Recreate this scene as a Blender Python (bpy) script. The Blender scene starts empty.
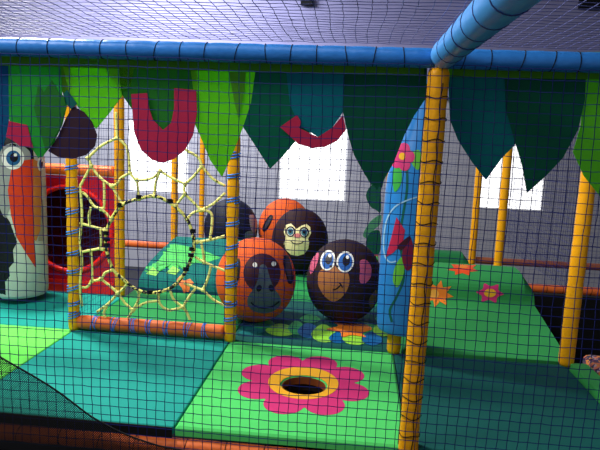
import bpy, bmesh, math, random
from mathutils import Vector, Matrix
from mathutils.bvhtree import BVHTree
random.seed(7)
S = bpy.context.scene
COL = S.collection
PI = math.pi

# ---------------------------------------------------------------- camera
FPX = 593.77
CP = Vector((-0.3241, -4.1564, 1.5095))
RT = Vector((0.99431629, 0.0988957, 0.03943042))
UP = Vector((-0.05332583, 0.14205761, 0.98842096))
FW = Vector((-0.09214919, 0.98490572, -0.14652389))
cd = bpy.data.cameras.new('camera'); cam = bpy.data.objects.new('camera', cd); COL.objects.link(cam)
m3 = Matrix((RT, UP, -FW)).transposed()
cam.matrix_world = Matrix.Translation(CP) @ m3.to_4x4()
cd.sensor_width = 36; cd.lens = FPX * 36 / 600; cd.clip_start = .02
S.camera = cam

# ---------------------------------------------------------------- world, lights, exposure
w = bpy.data.worlds.new('world'); S.world = w; w.use_nodes = True
w.node_tree.nodes['Background'].inputs[0].default_value = (.93, .96, 1, 1)
w.node_tree.nodes['Background'].inputs[1].default_value = .34
S.view_settings.view_transform = 'Standard'; S.view_settings.look = 'None'
S.view_settings.exposure = 0; S.view_settings.gamma = 1; S.view_settings.use_curve_mapping = False

def area(name, loc, target, sx, sy, power, col):
    l = bpy.data.lights.new(name, 'AREA'); l.shape = 'RECTANGLE'; l.size = sx; l.size_y = sy
    l.energy = power; l.color = col
    o = bpy.data.objects.new(name, l); COL.objects.link(o); o.location = loc
    o.rotation_euler = (Vector(target) - Vector(loc)).to_track_quat('-Z', 'Y').to_euler()
    return o
area('skylight_over_left_bay', (-3.9, 0.9, 4.6), (-2.0, -.5, 0), .55, .55, 330, (1, .97, .9))
area('fill_back_wall', (-4.2, 5.2, 4.6), (-4.0, 7.8, .9), 3.0, 1.4, 560, (.9, .93, 1))  # added fill washing the left part of the back wall
area('fill_far_left', (-5.5, 2.0, 4.4), (-4.5, 7.5, 4.4), 2, 1.2, 80, (.8, .82, 1))  # added fill that lifts the upper left of the hall
area('fill_front_left', (-3.8, -3.0, 4.5), (-2.2, -.2, .6), 1.6, 1.6, 170, (1, .98, .93))  # added fill to brighten the rope web from the front left
area('fill_front', (-1.2, -2.6, 4.3), (-1.4, 0, 0), 2, 2, 45, (.95, .98, 1))  # weak added fill from the camera side

# ---------------------------------------------------------------- helpers
def srgb(c):
    r = []
    for v in c[:3]:
        v /= 255.
        r.append(v / 12.92 if v <= .04045 else ((v + .055) / 1.055) ** 2.4)
    return (*r, 1)

MATS = {}
def mat(name, c, rough=.5, noise=.06, scale=6, bump=0, bscale=30, spec=.22, emit=0, metal=0):
    if name in MATS: return MATS[name]
    m = bpy.data.materials.new(name); m.use_nodes = True; nt = m.node_tree; N = nt.nodes; L = nt.links
    b = N['Principled BSDF']; b.inputs['Roughness'].default_value = rough
    b.inputs['Specular IOR Level'].default_value = spec; b.inputs['Metallic'].default_value = metal
    tc = N.new('ShaderNodeTexCoord')
    nz = N.new('ShaderNodeTexNoise'); nz.inputs['Scale'].default_value = scale; nz.inputs['Detail'].default_value = 4
    L.new(tc.outputs['Object'], nz.inputs['Vector'])
    mr = N.new('ShaderNodeMapRange'); mr.inputs['To Min'].default_value = 1 - noise * 2; mr.inputs['To Max'].default_value = 1 + noise * 2
    L.new(nz.outputs['Fac'], mr.inputs['Value'])
    mx = N.new('ShaderNodeVectorMath'); mx.operation = 'SCALE'; mx.inputs[0].default_value = srgb(c)[:3]
    L.new(mr.outputs[0], mx.inputs['Scale']); L.new(mx.outputs[0], b.inputs['Base Color'])
    if bump:
        n2 = N.new('ShaderNodeTexNoise'); n2.inputs['Scale'].default_value = bscale
        L.new(tc.outputs['Object'], n2.inputs['Vector'])
        bp = N.new('ShaderNodeBump'); bp.inputs['Strength'].default_value = bump; bp.inputs['Distance'].default_value = .01
        L.new(n2.outputs['Fac'], bp.inputs['Height']); L.new(bp.outputs[0], b.inputs['Normal'])
    if emit:
        b.inputs['Emission Color'].default_value = srgb(c); b.inputs['Emission Strength'].default_value = emit
    MATS[name] = m; return m

def felt(name, c):
    m = mat(name, c, .7, .05)
    N = m.node_tree.nodes; L = m.node_tree.links; b = N['Principled BSDF']
    t = N.new('ShaderNodeBsdfTranslucent'); mx = N.new('ShaderNodeMixShader'); mx.inputs[0].default_value = .45
    L.new(b.inputs['Base Color'].links[0].from_socket, t.inputs[0])
    L.new(b.outputs[0], mx.inputs[1]); L.new(t.outputs[0], mx.inputs[2]); L.new(mx.outputs[0], N['Material Output'].inputs[0])
    return m

def rope_mat(name, c1, c2, scale, thresh):
    m = bpy.data.materials.new(name); m.use_nodes = True; N = m.node_tree.nodes; L = m.node_tree.links
    b = N['Principled BSDF']; b.inputs['Roughness'].default_value = .75
    tc = N.new('ShaderNodeTexCoord'); nz = N.new('ShaderNodeTexNoise'); nz.inputs['Scale'].default_value = scale
    nz.inputs['Detail'].default_value = 1
    L.new(tc.outputs['Object'], nz.inputs['Vector'])
    r = N.new('ShaderNodeValToRGB'); e = r.color_ramp.elements
    e[0].position = thresh - .03; e[0].color = srgb(c1); e[1].position = thresh + .03; e[1].color = srgb(c2)
    L.new(nz.outputs['Fac'], r.inputs[0]); L.new(r.outputs[0], b.inputs['Base Color'])
    return m

def link(name, me, m, parent=None, smooth=False):
    o = bpy.data.objects.new(name, me); COL.objects.link(o)
    if m: me.materials.append(m)
    if smooth:
        for p in me.polygons: p.use_smooth = True
    if parent is not None: o.parent = parent
    return o
def from_bm(name, bm, m, parent=None, smooth=False):
    bmesh.ops.recalc_face_normals(bm, faces=bm.faces[:])
    me = bpy.data.meshes.new(name); bm.to_mesh(me); bm.free()
    return link(name, me, m, parent, smooth)
def tag(o, label=None, cat=None, group=None, kind=None):
    if label: o['label'] = label
    if cat: o['category'] = cat
    if group: o['group'] = group
    if kind: o['kind'] = kind
    return o
def empty(name, label, cat, group=None):
    o = bpy.data.objects.new(name, None); COL.objects.link(o); o.empty_display_size = .05
    return tag(o, label, cat, group)

def ray(px, py): return RT * ((px - 300) / FPX) + UP * (-(py - 225) / FPX) + FW
def at(px, py, Y):
    d = ray(px, py); return CP + d * ((Y - CP.y) / d.y)
def ground(px, py, z=0):
    d = ray(px, py); return CP + d * ((z - CP.z) / d.z)

def box_bm(bm, lo, hi, bevel=0):
    r = bmesh.ops.create_cube(bm, size=1)
    vs = r['verts']
    for v in vs:
        v.co = Vector([lo[i] + (v.co[i] + .5) * (hi[i] - lo[i]) for i in range(3)])
    if bevel:
        es = list({e for v in vs for e in v.link_edges})
        bmesh.ops.bevel(bm, geom=es, offset=bevel, segments=3, affect='EDGES', profile=.6)
def box(name, lo, hi, m, parent=None, bevel=0):
    bm = bmesh.new(); box_bm(bm, lo, hi, bevel); return from_bm(name, bm, m, parent, smooth=False)

def frame_of(pts):
    """parallel-transport frames along a polyline"""
    n = len(pts); out = []
    t0 = (pts[1] - pts[0]).normalized()
    a = Vector((0, 0, 1)) if abs(t0.z) < .9 else Vector((1, 0, 0))
    u = t0.cross(a).normalized()
    for i in range(n):
        t = (pts[min(i + 1, n - 1)] - pts[max(i - 1, 0)]).normalized()
        u = (u - t * u.dot(t)).normalized()
        out.append((u, t.cross(u)))
    return out
def tube_bm(bm, pts, r, sides=8, cap=True, closed=False):
    pts = [Vector(p) for p in pts]; n = len(pts)
    rr = r if isinstance(r, (list, tuple)) else [r] * n
    fr = frame_of(pts); rings = []
    for p, (u, v), q in zip(pts, fr, rr):
        rings.append([bm.verts.new(p + (u * math.cos(2 * PI * k / sides) + v * math.sin(2 * PI * k / sides)) * q) for k in range(sides)])
    for i in range(n - 1 if not closed else n):
        A, B = rings[i], rings[(i + 1) % n]
        for k in range(sides):
            bm.faces.new((A[k], A[(k + 1) % sides], B[(k + 1) % sides], B[k]))
    if cap and not closed and sides > 2:
        bm.faces.new(rings[0][::-1]); bm.faces.new(rings[-1])
def tube(name, pts, r, m, parent=None, sides=12, closed=False):
    bm = bmesh.new(); tube_bm(bm, pts, r, sides, closed=closed); return from_bm(name, bm, m, parent, smooth=True)
def ring_pts(c, r, n=20, normal=(0, 0, 1), tilt=0.):
    nv = Vector(normal).normalized(); a = Vector((1, 0, 0)) if abs(nv.x) < .9 else Vector((0, 1, 0))
    u = nv.cross(a).normalized(); v = nv.cross(u)
    return [Vector(c) + (u * math.cos(t) + v * math.sin(t)) * r + nv * (tilt * math.cos(t)) for t in [2 * PI * k / n for k in range(n)]]
def catmull(P, n=6, closed=False):
    P = [Vector(p) for p in P]; out = []; L = len(P)
    for i in range(L if closed else L - 1):
        if closed: a, b, c, d = P[(i - 1) % L], P[i], P[(i + 1) % L], P[(i + 2) % L]
        else: a, b, c, d = P[max(i - 1, 0)], P[i], P[i + 1], P[min(i + 2, L - 1)]
        for k in range(n):
            t = k / n
            out.append(.5 * ((2 * b) + (c - a) * t + (2 * a - 5 * b + 4 * c - d) * t * t + (3 * b - a - 3 * c + d) * t ** 3))
    if not closed: out.append(P[-1])
    return out

# ---- nets: real strands, knotted on a shared wobbling grid
def net(name, O, U, V, nu, nv, cell, r, m, wob=.0025, sag=0, seed=1, parent=None, keep=None):
    rnd = random.Random(seed)
    O, U, V = Vector(O), Vector(U).normalized(), Vector(V).normalized(); W = U.cross(V).normalized()
    row = [rnd.uniform(-1, 1) * wob for _ in range(nv + 1)]
    g = {}
    for i in range(nu + 1):
        for j in range(nv + 1):
            g[i, j] = (O + U * (i * cell + rnd.uniform(-wob, wob) + sag * math.sin(j * .33 + i * .05)) +
                       V * (j * cell + rnd.uniform(-wob, wob) + row[j] + sag * math.sin(i * .21)) + W * rnd.uniform(-wob, wob))
    verts = []; faces = []
    def strand(seq, A, B):
        base = len(verts)
        for p in seq:
            verts.append(p + A * r); verts.append(p - A * r * .5 + B * r * .87); verts.append(p - A * r * .5 - B * r * .87)
        for i in range(len(seq) - 1):
            for k in range(3):
                a = base + i * 3 + k; b = base + i * 3 + (k + 1) % 3
                faces.append((a, b, b + 3, a + 3))
    def runs(seq):
        cur = []
        for p in seq:
            if keep is None or keep(p): cur.append(p)
            else:
                if len(cur) > 1: yield cur
                cur = []
        if len(cur) > 1: yield cur
    for i in range(nu + 1):
        for s in runs([g[i, j] for j in range(nv + 1)]): strand(s, U, W)
    for j in range(nv + 1):
        for s in runs([g[i, j] for i in range(nu + 1)]): strand(s, V, W)
    me = bpy.data.meshes.new(name); me.from_pydata([tuple(v) for v in verts], [], faces); me.update()
    return link(name, me, m, parent)

# ---- decals: thin shapes wrapped on the surface they are painted on
class Surf:
    def __init__(s, o):
        bpy.context.view_layer.update()
        mw = o.matrix_world; me = o.data
        s.vs = [mw @ v.co for v in me.vertices]
        s.t = BVHTree.FromPolygons(s.vs, [tuple(p.vertices) for p in me.polygons])
    def hit(s, px, py):
        d = ray(px, py).normalized()
        h = s.t.ray_cast(CP, d)
        return (h[0], h[1] if h[1].dot(d) < 0 else -h[1]) if h[0] is not None else None
def decal(name, surf, outline, m, parent, lift=.0015, rings=6, smooth=True, centre=None, label=None):
    pts = [Vector((x, y, 0)) for x, y in outline]
    if smooth: pts = catmull(pts, 4, True)
    else:
        q = []
        for i in range(len(pts)):
            a, b = pts[i], pts[(i + 1) % len(pts)]
            q += [a.lerp(b, k / 4) for k in range(4)]
        pts = q
    c = Vector((*centre, 0)) if centre else sum(pts, Vector()) / len(pts)
    bm = bmesh.new(); R = []
    def V(p):
        h = surf.hit(p.x, p.y)
        return bm.verts.new(h[0] + h[1] * lift) if h else None
    cv = V(c)
    for k in range(1, rings + 1): R.append([V(c.lerp(p, k / rings)) for p in pts])
    n = len(pts)
    for i in range(n):
        j = (i + 1) % n
        if cv and R[0][i] and R[0][j]: bm.faces.new((cv, R[0][i], R[0][j]))
        for k in range(rings - 1):
            q = (R[k][i], R[k + 1][i], R[k + 1][j], R[k][j])
            if all(q): bm.faces.new(q)
    o = from_bm(name, bm, m, parent, smooth=True)
    # keep painted faces turned outwards
    if label: o['label'] = label
    return o
def ell(cx, cy, rx, ry, a=0, n=12):
    a = math.radians(a); return [(cx + rx * math.cos(t) * math.cos(a) - ry * math.sin(t) * math.sin(a),
                                 cy + rx * math.cos(t) * math.sin(a) + ry * math.sin(t) * math.cos(a)) for t in [2 * PI * k / n for k in range(n)]]
def stroke(pts, w):
    """outline polygon pieces of a px polyline"""
    P = catmull([Vector((x, y, 0)) for x, y in pts], 4); L = []; R_ = []
    for i, p in enumerate(P):
        t = (P[min(i + 1, len(P) - 1)] - P[max(i - 1, 0)]).normalized(); nrm = Vector((-t.y, t.x, 0))
        L.append(p + nrm * w / 2); R_.append(p - nrm * w / 2)
    return L, R_
def line_decal(name, surf, pts, wid, m, parent, lift=.002):
    L, R_ = stroke(pts, wid); bm = bmesh.new(); prev = None
    for a, b in zip(L, R_):
        ha, hb = surf.hit(a.x, a.y), surf.hit(b.x, b.y)
        cur = (bm.verts.new(ha[0] + ha[1] * lift), bm.verts.new(hb[0] + hb[1] * lift)) if ha and hb else None
        if prev and cur: bm.faces.new((prev[0], cur[0], cur[1], prev[1]))
        prev = cur
    return from_bm(name, bm, m, parent)

# ---------------------------------------------------------------- materials
M_yel = mat('yellow_vinyl', (250, 172, 16), .42, .07, 9, .25, 25)
M_blue = mat('blue_vinyl', (44, 118, 196), .34, .08, 7, .35, 18)
M_blue2 = mat('light_blue_vinyl', (84, 164, 240), .34, .05, 7, .3, 16)
M_orange = mat('orange_vinyl', (226, 108, 48), .45, .10, 12, .3, 30)
M_lime = mat('lime_mat_vinyl', (110, 232, 92), .78, .03)
M_green = mat('green_mat_vinyl', (82, 214, 108), .78, .03)
M_teal = mat('teal_mat_vinyl', (20, 156, 144), .78, .03)
M_teal_shade = mat('shaded_teal_mat_vinyl', (14, 90, 86), .78, .03)  # teal vinyl with the right-hand shade put into its colour
M_gmat = mat('mid_green_vinyl', (38, 150, 76), .78, .04)
M_ramp = mat('ramp_green_vinyl', (50, 150, 80), .78, .04)
M_jung = mat('jungle_print_base', (16, 86, 80), .78, .05)
M_net = mat('navy_net_cord', (12, 22, 88), .8, .1)
M_netb = mat('blue_net_cord', (44, 50, 116), .7, .1)
M_roof = mat('roof_net_cord', (70, 76, 130), .5, .1)
M_netk = mat('black_net_cord', (12, 14, 20), .8, .1)
M_tie = mat('blue_tie_cord', (40, 140, 250), .5, .1)
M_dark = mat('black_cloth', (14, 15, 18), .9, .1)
M_pink = mat('magenta_paint', (214, 52, 120), .5, .03)
M_crim = mat('crimson_felt', (186, 34, 74), .6, .05)
M_sun = mat('sunflower_paint', (250, 182, 40), .5, .03)
M_org = mat('orange_paint', (240, 132, 44), .5, .05)
M_red = mat('red_plastic', (246, 38, 28), .3, .04)
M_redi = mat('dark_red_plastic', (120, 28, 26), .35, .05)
M_crimp = mat('crimson_plastic', (208, 24, 44), .3, .05)
M_white = mat('white_paint', (238, 238, 232), .5, .02)
M_cloth = mat('off_white_canvas', (206, 206, 200), .6, .03)
M_black = mat('black_paint', (14, 13, 15), .5, .05)

# ---------------------------------------------------------------- dimensions
D = -1.337         # front frame plane
H = 1.886          # top tube height
G = 1.2            # bay size

# ---------------------------------------------------------------- structure
M_wall = mat('grey_wall', (158, 158, 166), .9, .04, 1.2)
M_ceil = mat('ceiling_grey', (104, 102, 140), .9, .05, 2)
def wall_back():
    bm = bmesh.new(); Y = 8
    xs = [-9, -5.15, -3.85, -1.95, -.55, 2.05, 3.38, 7]
    z0, z1 = .22, 1.75
    for i in range(len(xs) - 1):
        if i % 2 == 0: box_bm(bm, (xs[i], Y, -1.4), (xs[i + 1], Y + .15, 5.2))
        else:
            box_bm(bm, (xs[i], Y, -1.4), (xs[i + 1], Y + .15, z0)); box_bm(bm, (xs[i], Y, z1), (xs[i + 1], Y + .15, 5.2))
    return from_bm('wall_back', bm, M_wall)
tag(wall_back(), kind='structure')
tag(box('wall_shade_panel_1', (-9, 7.93, 2.35), (7, 7.995, 5.2), mat('lavender_wall_shade', (132, 130, 166), .8, .08, 3)), kind='structure')  # darker layer added to tone down the over-bright upper wall
M_win = mat('daylight_glass', (255, 255, 255), .3, 0, emit=1.6)
M_frame = mat('window_frame_white', (225, 225, 225), .5, .02)
for i, (a, b) in enumerate(((-5.15, -3.85), (-1.95, -.55), (2.05, 3.38))):
    o = tag(box('window_%d' % (i + 1), (a + .04, 8.06, .26), (b - .04, 8.09, 1.71), M_win), kind='structure')
    bm = bmesh.new()
    for lo, hi in (((a, 8.02, .22), (b, 8.1, .26)), ((a, 8.02, 1.71), (b, 8.1, 1.75)), ((a, 8.02, .26), (a + .04, 8.1, 1.71)), ((b - .04, 8.02, .26), (b, 8.1, 1.71))):
        box_bm(bm, lo, hi)
    from_bm('window_frame', bm, M_frame, o)
tag(box('wall_left', (-9.1, -6, -1.4), (-9, 8.15, 5.2), M_wall), kind='structure')
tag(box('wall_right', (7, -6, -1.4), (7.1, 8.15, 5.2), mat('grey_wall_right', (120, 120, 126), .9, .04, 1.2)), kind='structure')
tag(box('floor', (-9, -6, -1.5), (7, 8, -1.4), mat('dark_floor', (46, 46, 50), .8, .1)), kind='structure')
bm = bmesh.new()
for k in range(70):
    y = -6 + k * .2; box_bm(bm, (-9, y, 5.2 + .03 * (k % 2)), (7, y + .2, 5.3))
tag(from_bm('ceiling', bm, M_ceil), kind='structure')

# ---------------------------------------------------------------- floor mats
def mat_pad(name, lo, hi, m, label, group=None, bev=.012):
    return tag(box(name, lo, hi, m, None, bev), label, 'floor mat', 'vinyl floor mats')
e = .004
p_lime = mat_pad('floor_mat', (-3.6 + e, D, -.05), (-2.4 - e, -e, 0), M_lime, 'lime green floor mat at the front left corner, under the fine black mesh')
p_teal = mat_pad('floor_mat', (-2.4 + e, D, -.05), (-1.2 - e, -e, 0), M_teal, 'bright teal floor mat in front of the rope climbing web')
p_tr = mat_pad('floor_mat', (e, D, -.05), (1.2 - e, -e, 0), M_teal_shade, 'teal floor mat, coloured darker for shade, in front of the green ramp')
p_tb = mat_pad('floor_mat', (-3.6 + e, e, -.05), (-2.4 - e, .98, 0), M_teal, 'teal floor mat under the toucan bag, behind the lime mat')
p_gm = mat_pad('floor_mat', (-2.4 + e, e, -.05), (-1.2 - e, 1.2 - e, 0), M_gmat, 'mid green floor mat behind the orange bar of the rope web')
p_jm = mat_pad('floor_mat', (-1.2 + e, e, -.05), (-e, 1.2 - e, 0), M_jung, 'dark jungle print floor mat under the orangutan and brown monkey balls')
p_bk = mat_pad('floor_mat', (-1.2 + e, 1.2 + e, -.05), (-e, 3.6 - e, 0), M_gmat, 'long green floor mat running back between the ramps')
p_bl = mat_pad('floor_mat', (-2.4 + e, 2.5 + e, -.05), (-1.2 - e, 3.6 - e, 0), M_gmat, 'green floor mat under the black gorilla ball at the back left')

tag(box('mat_edge_shade', (-3.6, D - .012, -.058), (-1.21, D - .003, -.004), M_dark), 'black strip standing in for shade along the front edge of the teal and lime mats', 'strip')  # dark strip stands in for the shade on the mat fronts

# flower mat with the round hole
fc = Vector((-.585, -.69, 0)); hr = .137
def flower_pad():
    bm = bmesh.new(); n = 64; lo = Vector((-1.2 + e, D)); hi = Vector((-e, -e))
    def edge(t, inset):
        dx, dy = math.cos(t), math.sin(t); k = 1e9
        for lim, c, dd in ((hi.x - inset, fc.x, dx), (lo.x + inset, fc.x, dx), (hi.y - inset, fc.y, dy), (lo.y + inset, fc.y, dy)):
            if abs(dd) > 1e-6:
                q = (lim - c) / dd
                if q > 0: k = min(k, q)
        return fc.x + dx * k, fc.y + dy * k
    ang = sorted([2 * PI * i / n for i in range(n)] + [math.atan2(y - fc.y, x - fc.x) % (2 * PI) for x in (lo.x, hi.x) for y in (lo.y, hi.y)])
    rings = []
    for t in ang:
        ex, ey = edge(t, 0); ix, iy = edge(t, .012); hx, hy = fc.x + hr * math.cos(t), fc.y + hr * math.sin(t)
        gx, gy = fc.x + (hr + .008) * math.cos(t), fc.y + (hr + .008) * math.sin(t)
        rings.append([bm.verts.new(c) for c in ((hx, hy, -.05), (hx, hy, -.008), (gx, gy, 0), (ix, iy, 0), (ex, ey, -.010), (ex, ey, -.05))])
    for i in range(len(ang)):
        A, B = rings[i], rings[(i + 1) % len(ang)]
        for k in range(6):
            bm.faces.new((A[k], A[(k + 1) % 6], B[(k + 1) % 6], B[k]))
    o = from_bm('floor_mat', bm, M_green)
    return tag(o, 'bright green floor mat with a pink flower and round hole in its middle', 'floor mat')
p_fl = flower_pad()
def flat_poly(name, pts, z, m, parent, th=.0015, label=None):
    bm = bmesh.new(); f = bm.faces.new([bm.verts.new((x, y, z + th)) for x, y in pts])
    if f.normal.z < 0: f.normal_flip()
    r = bmesh.ops.extrude_face_region(bm, geom=[f])
    for g_ in r['geom']:
        if isinstance(g_, bmesh.types.BMVert): g_.co.z -= th
    o = from_bm(name, bm, m, parent)
    if label: o['label'] = label
    return o
# petals (full circles cut away under the centre ring)
def annular(name, r0, r1f, z, m, parent, n=96, c=None, sy=1.0):
    bm = bmesh.new(); A = []
    for i in range(n):
        t = 2 * PI * i / n; r1 = r1f(t)
        ct = c or fc
        o_ = (ct[0] + r1 * math.cos(t), ct[1] + sy * r1 * math.sin(t)); i_ = (fc.x + r0 * math.cos(t), fc.y + r0 * math.sin(t))
        A.append([bm.verts.new((q[0], q[1], zz)) for q, zz in ((i_, z), (o_, z), (o_, 0.0), (i_, 0.0))])
    for i in range(n):
        a, b = A[i], A[(i + 1) % n]
        for k in range(4): bm.faces.new((a[k], a[(k + 1) % 4], b[(k + 1) % 4], b[k]))
    return from_bm(name, bm, m, parent)
def petal_r(t):
    k = 8; d_ = ((t - .12) % (2 * PI / k)) - PI / k; c = .300; pr = .118
    # distance to the outer side of a petal circle centred at radius c
    s = c * math.sin(d_)
    return c * math.cos(d_) + math.sqrt(max(pr * pr - s * s, 0)) if abs(s) < pr else c * math.cos(d_)
annular('flower_petals', .19, petal_r, .0016, M_pink, p_fl, 192, (-.592, -.645), 1.12)
annular('flower_centre', hr + .009, lambda t: .218, .0032, M_sun, p_fl, 96, (-.592, -.652), 1.12)
bm = bmesh.new()
LR = [[bm.verts.new((fc.x + r * math.cos(2 * PI * i / 48), fc.y + r * math.sin(2 * PI * i / 48), z)) for i in range(48)] for r, z in ((hr - .001, -.006), (hr - .001, -.052), (hr - .004, -.052), (hr - .004, -.006))]
for i in range(48):
    for k in range(4): bm.faces.new((LR[k][i], LR[k][(i + 1) % 48], LR[(k + 1) % 4][(i + 1) % 48], LR[(k + 1) % 4][i]))
from_bm('hole_lining', bm, mat('brown_orange_foam', (150, 76, 36), .7, .1), p_fl)
# well below the hole
tw = empty('tunnel_shaft', 'dark round shaft seen down through the hole in the flower mat', 'shaft')
bm = bmesh.new()
n = 40
R1 = [[bm.verts.new((fc.x + r * math.cos(2 * PI * i / n), fc.y + r * math.sin(2 * PI * i / n), z)) for i in range(n)] for r, z in ((hr + .012, -.055), (hr + .012, -.10), (hr + .03, -.10), (hr + .03, -.055))]
for i in range(n):
    j = (i + 1) % n
    for k in range(4): bm.faces.new((R1[k][i], R1[k][j], R1[(k + 1) % 4][j], R1[(k + 1) % 4][i]))
from_bm('rim', bm, mat('shaft_rim_dark', (44, 34, 32), .7, .1), tw)
bm = bmesh.new()
R1 = [[bm.verts.new((fc.x + r * math.cos(2 * PI * i / n), fc.y + r * math.sin(2 * PI * i / n), z)) for i in range(n)] for r, z in ((hr + .03, -.102), (hr + .06, -.5), (hr + .07, -.5), (hr + .04, -.102))]
for i in range(n):
    j = (i + 1) % n
    for k in range(4): bm.faces.new((R1[k][i], R1[k][j], R1[(k + 1) % 4][j], R1[(k + 1) % 4][i]))
bm.faces.new(R1[1][::-1])
from_bm('shaft_wall', bm, mat('shaft_dark', (30, 28, 34), .7, .2), tw)
for dx in (-.045, .05):
    tube('shaft_strut', [(fc.x + dx, fc.y + .02, -.34), (fc.x + dx, fc.y + .02, -.49)], .03, mat('shaft_grey', (64, 62, 74), .5, .1), tw)

# decorations on the mats
sj = Surf(p_jm)
leafcols = {'l': mat('print_lime', (150, 222, 64), .5, .05), 'g': mat('print_green', (56, 186, 90), .5, .05), 'b': mat('print_blue', (10, 96, 160), .5, .05), 't': mat('print_teal', (24, 112, 116), .5, .05)}
for k, (x, y, rx, ry, a, c) in enumerate([(249, 331, 13, 5, -10, 't'), (262, 326, 10, 4, 15, 'g'), (281, 333, 12, 4.5, -18, 'l'), (297, 331, 7, 5, 30, 'g'), (309, 334, 9, 5.5, -20, 'b'), (324, 337, 10, 6.5, 10, 'l'),
        (338, 341, 7, 4, 0, 'b'), (355, 341, 10, 5.5, -8, 'l'), (366, 332, 11, 4.5, 15, 'g'), (372, 342, 8, 5, 25, 'b'), (383, 333, 8, 5, 30, 'l'), (250, 323, 7, 3, 0, 'b'), (310, 322, 8, 3, 10, 'g'), (383, 322, 6, 3, 10, 'g')]):
    rx *= 1.3; ry *= 1.5; y -= 2.5
    decal('printed_leaf', sj, [(x - rx, y), (x - rx * .5, y - ry * .8), (x, y - ry), (x + rx * .6, y - ry * .6), (x + rx, y + ry * .2), (x + rx * .4, y + ry * .8), (x - rx * .5, y + ry * .7)], leafcols[c], p_jm, .001 + .0004 * k, 2)
decal('printed_flower', sj, [(326, 330), (338, 327), (334, 323), (348, 324), (364, 325), (372, 330), (362, 334), (366, 338), (352, 336), (342, 338), (340, 333)], M_org, p_jm, .008, 3, label='orange flower printed on the mat')
sg = Surf(p_gm)
decal('printed_patch', sg, [(76, 316), (78, 293), (114, 291), (104, 303), (92, 318)], M_teal, p_gm, .001, 3, smooth=False, label='teal corner of the mat')

# ---------------------------------------------------------------- ramps and humps
def prism(name, prof, x0, x1, m, parent=None, nx=14, crown=0.0, bev=.03):
    """profile (y,z) extruded in x with softly rounded ends"""
    P = [Vector((0, y, z)) for y, z in prof]
    top = catmull(P, 5)
    bm = bmesh.new(); rows = []
    zb = -.05
    for i in range(nx + 1):
        s = i / nx; x = x0 + (x1 - x0) * s
        dd = min(s, 1 - s) * (x1 - x0); k = 1
        if dd < bev: k = 1 - .12 * (1 - math.sqrt(1 - (1 - dd / bev) ** 2))
        r = [bm.verts.new((x, p.y, p.z if p.z < .17 else .17 + (p.z - .17) * (1 - (1 - k) * 4))) for p in top]
        r += [bm.verts.new((x, top[-1].y, zb)), bm.verts.new((x, top[0].y, zb))]
        rows.append(r)
    n_ = len(rows[0])
    for i in range(nx):
        for k in range(n_):
            bm.faces.new((rows[i][k], rows[i][(k + 1) % n_], rows[i + 1][(k + 1) % n_], rows[i + 1][k]))
    bm.faces.new(rows[0]); bm.faces.new(rows[-1][::-1])
    return from_bm(name, bm, m, parent, smooth=False)
ramp = prism('climbing_ramp', [(.056, .0), (.3, .055), (.6, .105), (.90, .155), (.95, .17), (.99, .31), (1.1, .385), (1.25, .405), (1.45, .39), (1.8, .28), (2.1, .12), (2.2, .0)], .06, 1.24, M_ramp, bev=.09)
tag(ramp, 'green padded ramp and hump with painted flowers at the right', 'ramp')
sr = Surf(ramp)
def star(cx, cy, rx, ry, n, inner, rot=0):
    return [(cx + (rx if k % 2 == 0 else rx * inner) * math.cos(rot + PI * k / n), cy + (ry if k % 2 == 0 else ry * inner) * math.sin(rot + PI * k / n)) for k in range(2 * n)]
fl = decal('painted_flower', sr, star(438, 294, 16, 14, 8, .55, .2), M_org, ramp, .002, 6, smooth=False, label='orange eight-pointed flower on the ramp')
decal('flower_centre', sr, ell(434, 294, 5, 4.5), mat('pale_orange', (245, 178, 74), .5), fl, .0035, 3)
fl = decal('painted_flower', sr, star(490, 293, 14, 10.5, 6, .66, .1), M_pink, ramp, .002, 6, smooth=True, label='magenta six-petalled flower with yellow centre on the ramp')
decal('flower_centre', sr, ell(490, 293, 6, 4.2), M_sun, fl, .0035, 3)
fl = decal('painted_flower', sr, star(463, 269, 16, 7, 7, .6, .3), mat('red_orange_paint', (236, 84, 40), .5), ramp, .002, 5, smooth=False, label='red orange flower at the top of the hump')
decal('flower_centre', sr, ell(463, 267, 5, 1.6), M_org, fl, .0035, 2)
hump_b = prism('padded_block', [(2.25, .0), (2.27, .25), (2.35, .325), (2.6, .30), (3.0, .12), (3.1, .0)], .05, .92, mat('deep_green_vinyl', (34, 116, 66), .5, .04))
tag(hump_b, 'darker green padded block behind the flowered ramp', 'padded block')
hump_l = prism('padded_block', [(1.3, .0), (1.38, .09), (1.6, .18), (1.95, .295), (2.2, .34), (2.4, .30), (2.46, .0)], -2.40, -1.25, mat('hump_teal_vinyl', (8, 112, 104), .85, .04))
tag(hump_l, 'teal and green padded hump seen through the rope web', 'padded block')
sh = Surf(hump_l)
decal('painted_canopy', sh, [(144, 260), (153, 247), (175, 244), (200, 249), (221, 258), (205, 263), (196, 262), (184, 270), (180, 266), (173, 273), (167, 267), (160, 272), (153, 266), (148, 272), (140, 270)], mat('canopy_green', (60, 196, 74), .5, .05), hump_l, .002, 6, smooth=False, label='light green zigzag treetop painted on the hump')
decal('printed_flower', sh, [(176, 281), (180, 276), (184, 281), (190, 279), (194, 283), (190, 287), (189, 292), (184, 293), (182, 288)], M_org, hump_l, .004, 3, smooth=False, label='orange flower painted low on the hump')
decal('painted_tip', sh, [(146, 274), (153, 267), (159, 272), (156, 276)], mat('tip_lime', (140, 220, 80), .5), hump_l, .003, 2, smooth=False)
decal('painted_tip', sh, [(166, 273), (173, 266), (180, 270), (176, 275)], MATS['tip_lime'], hump_l, .003, 2, smooth=False)

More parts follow.
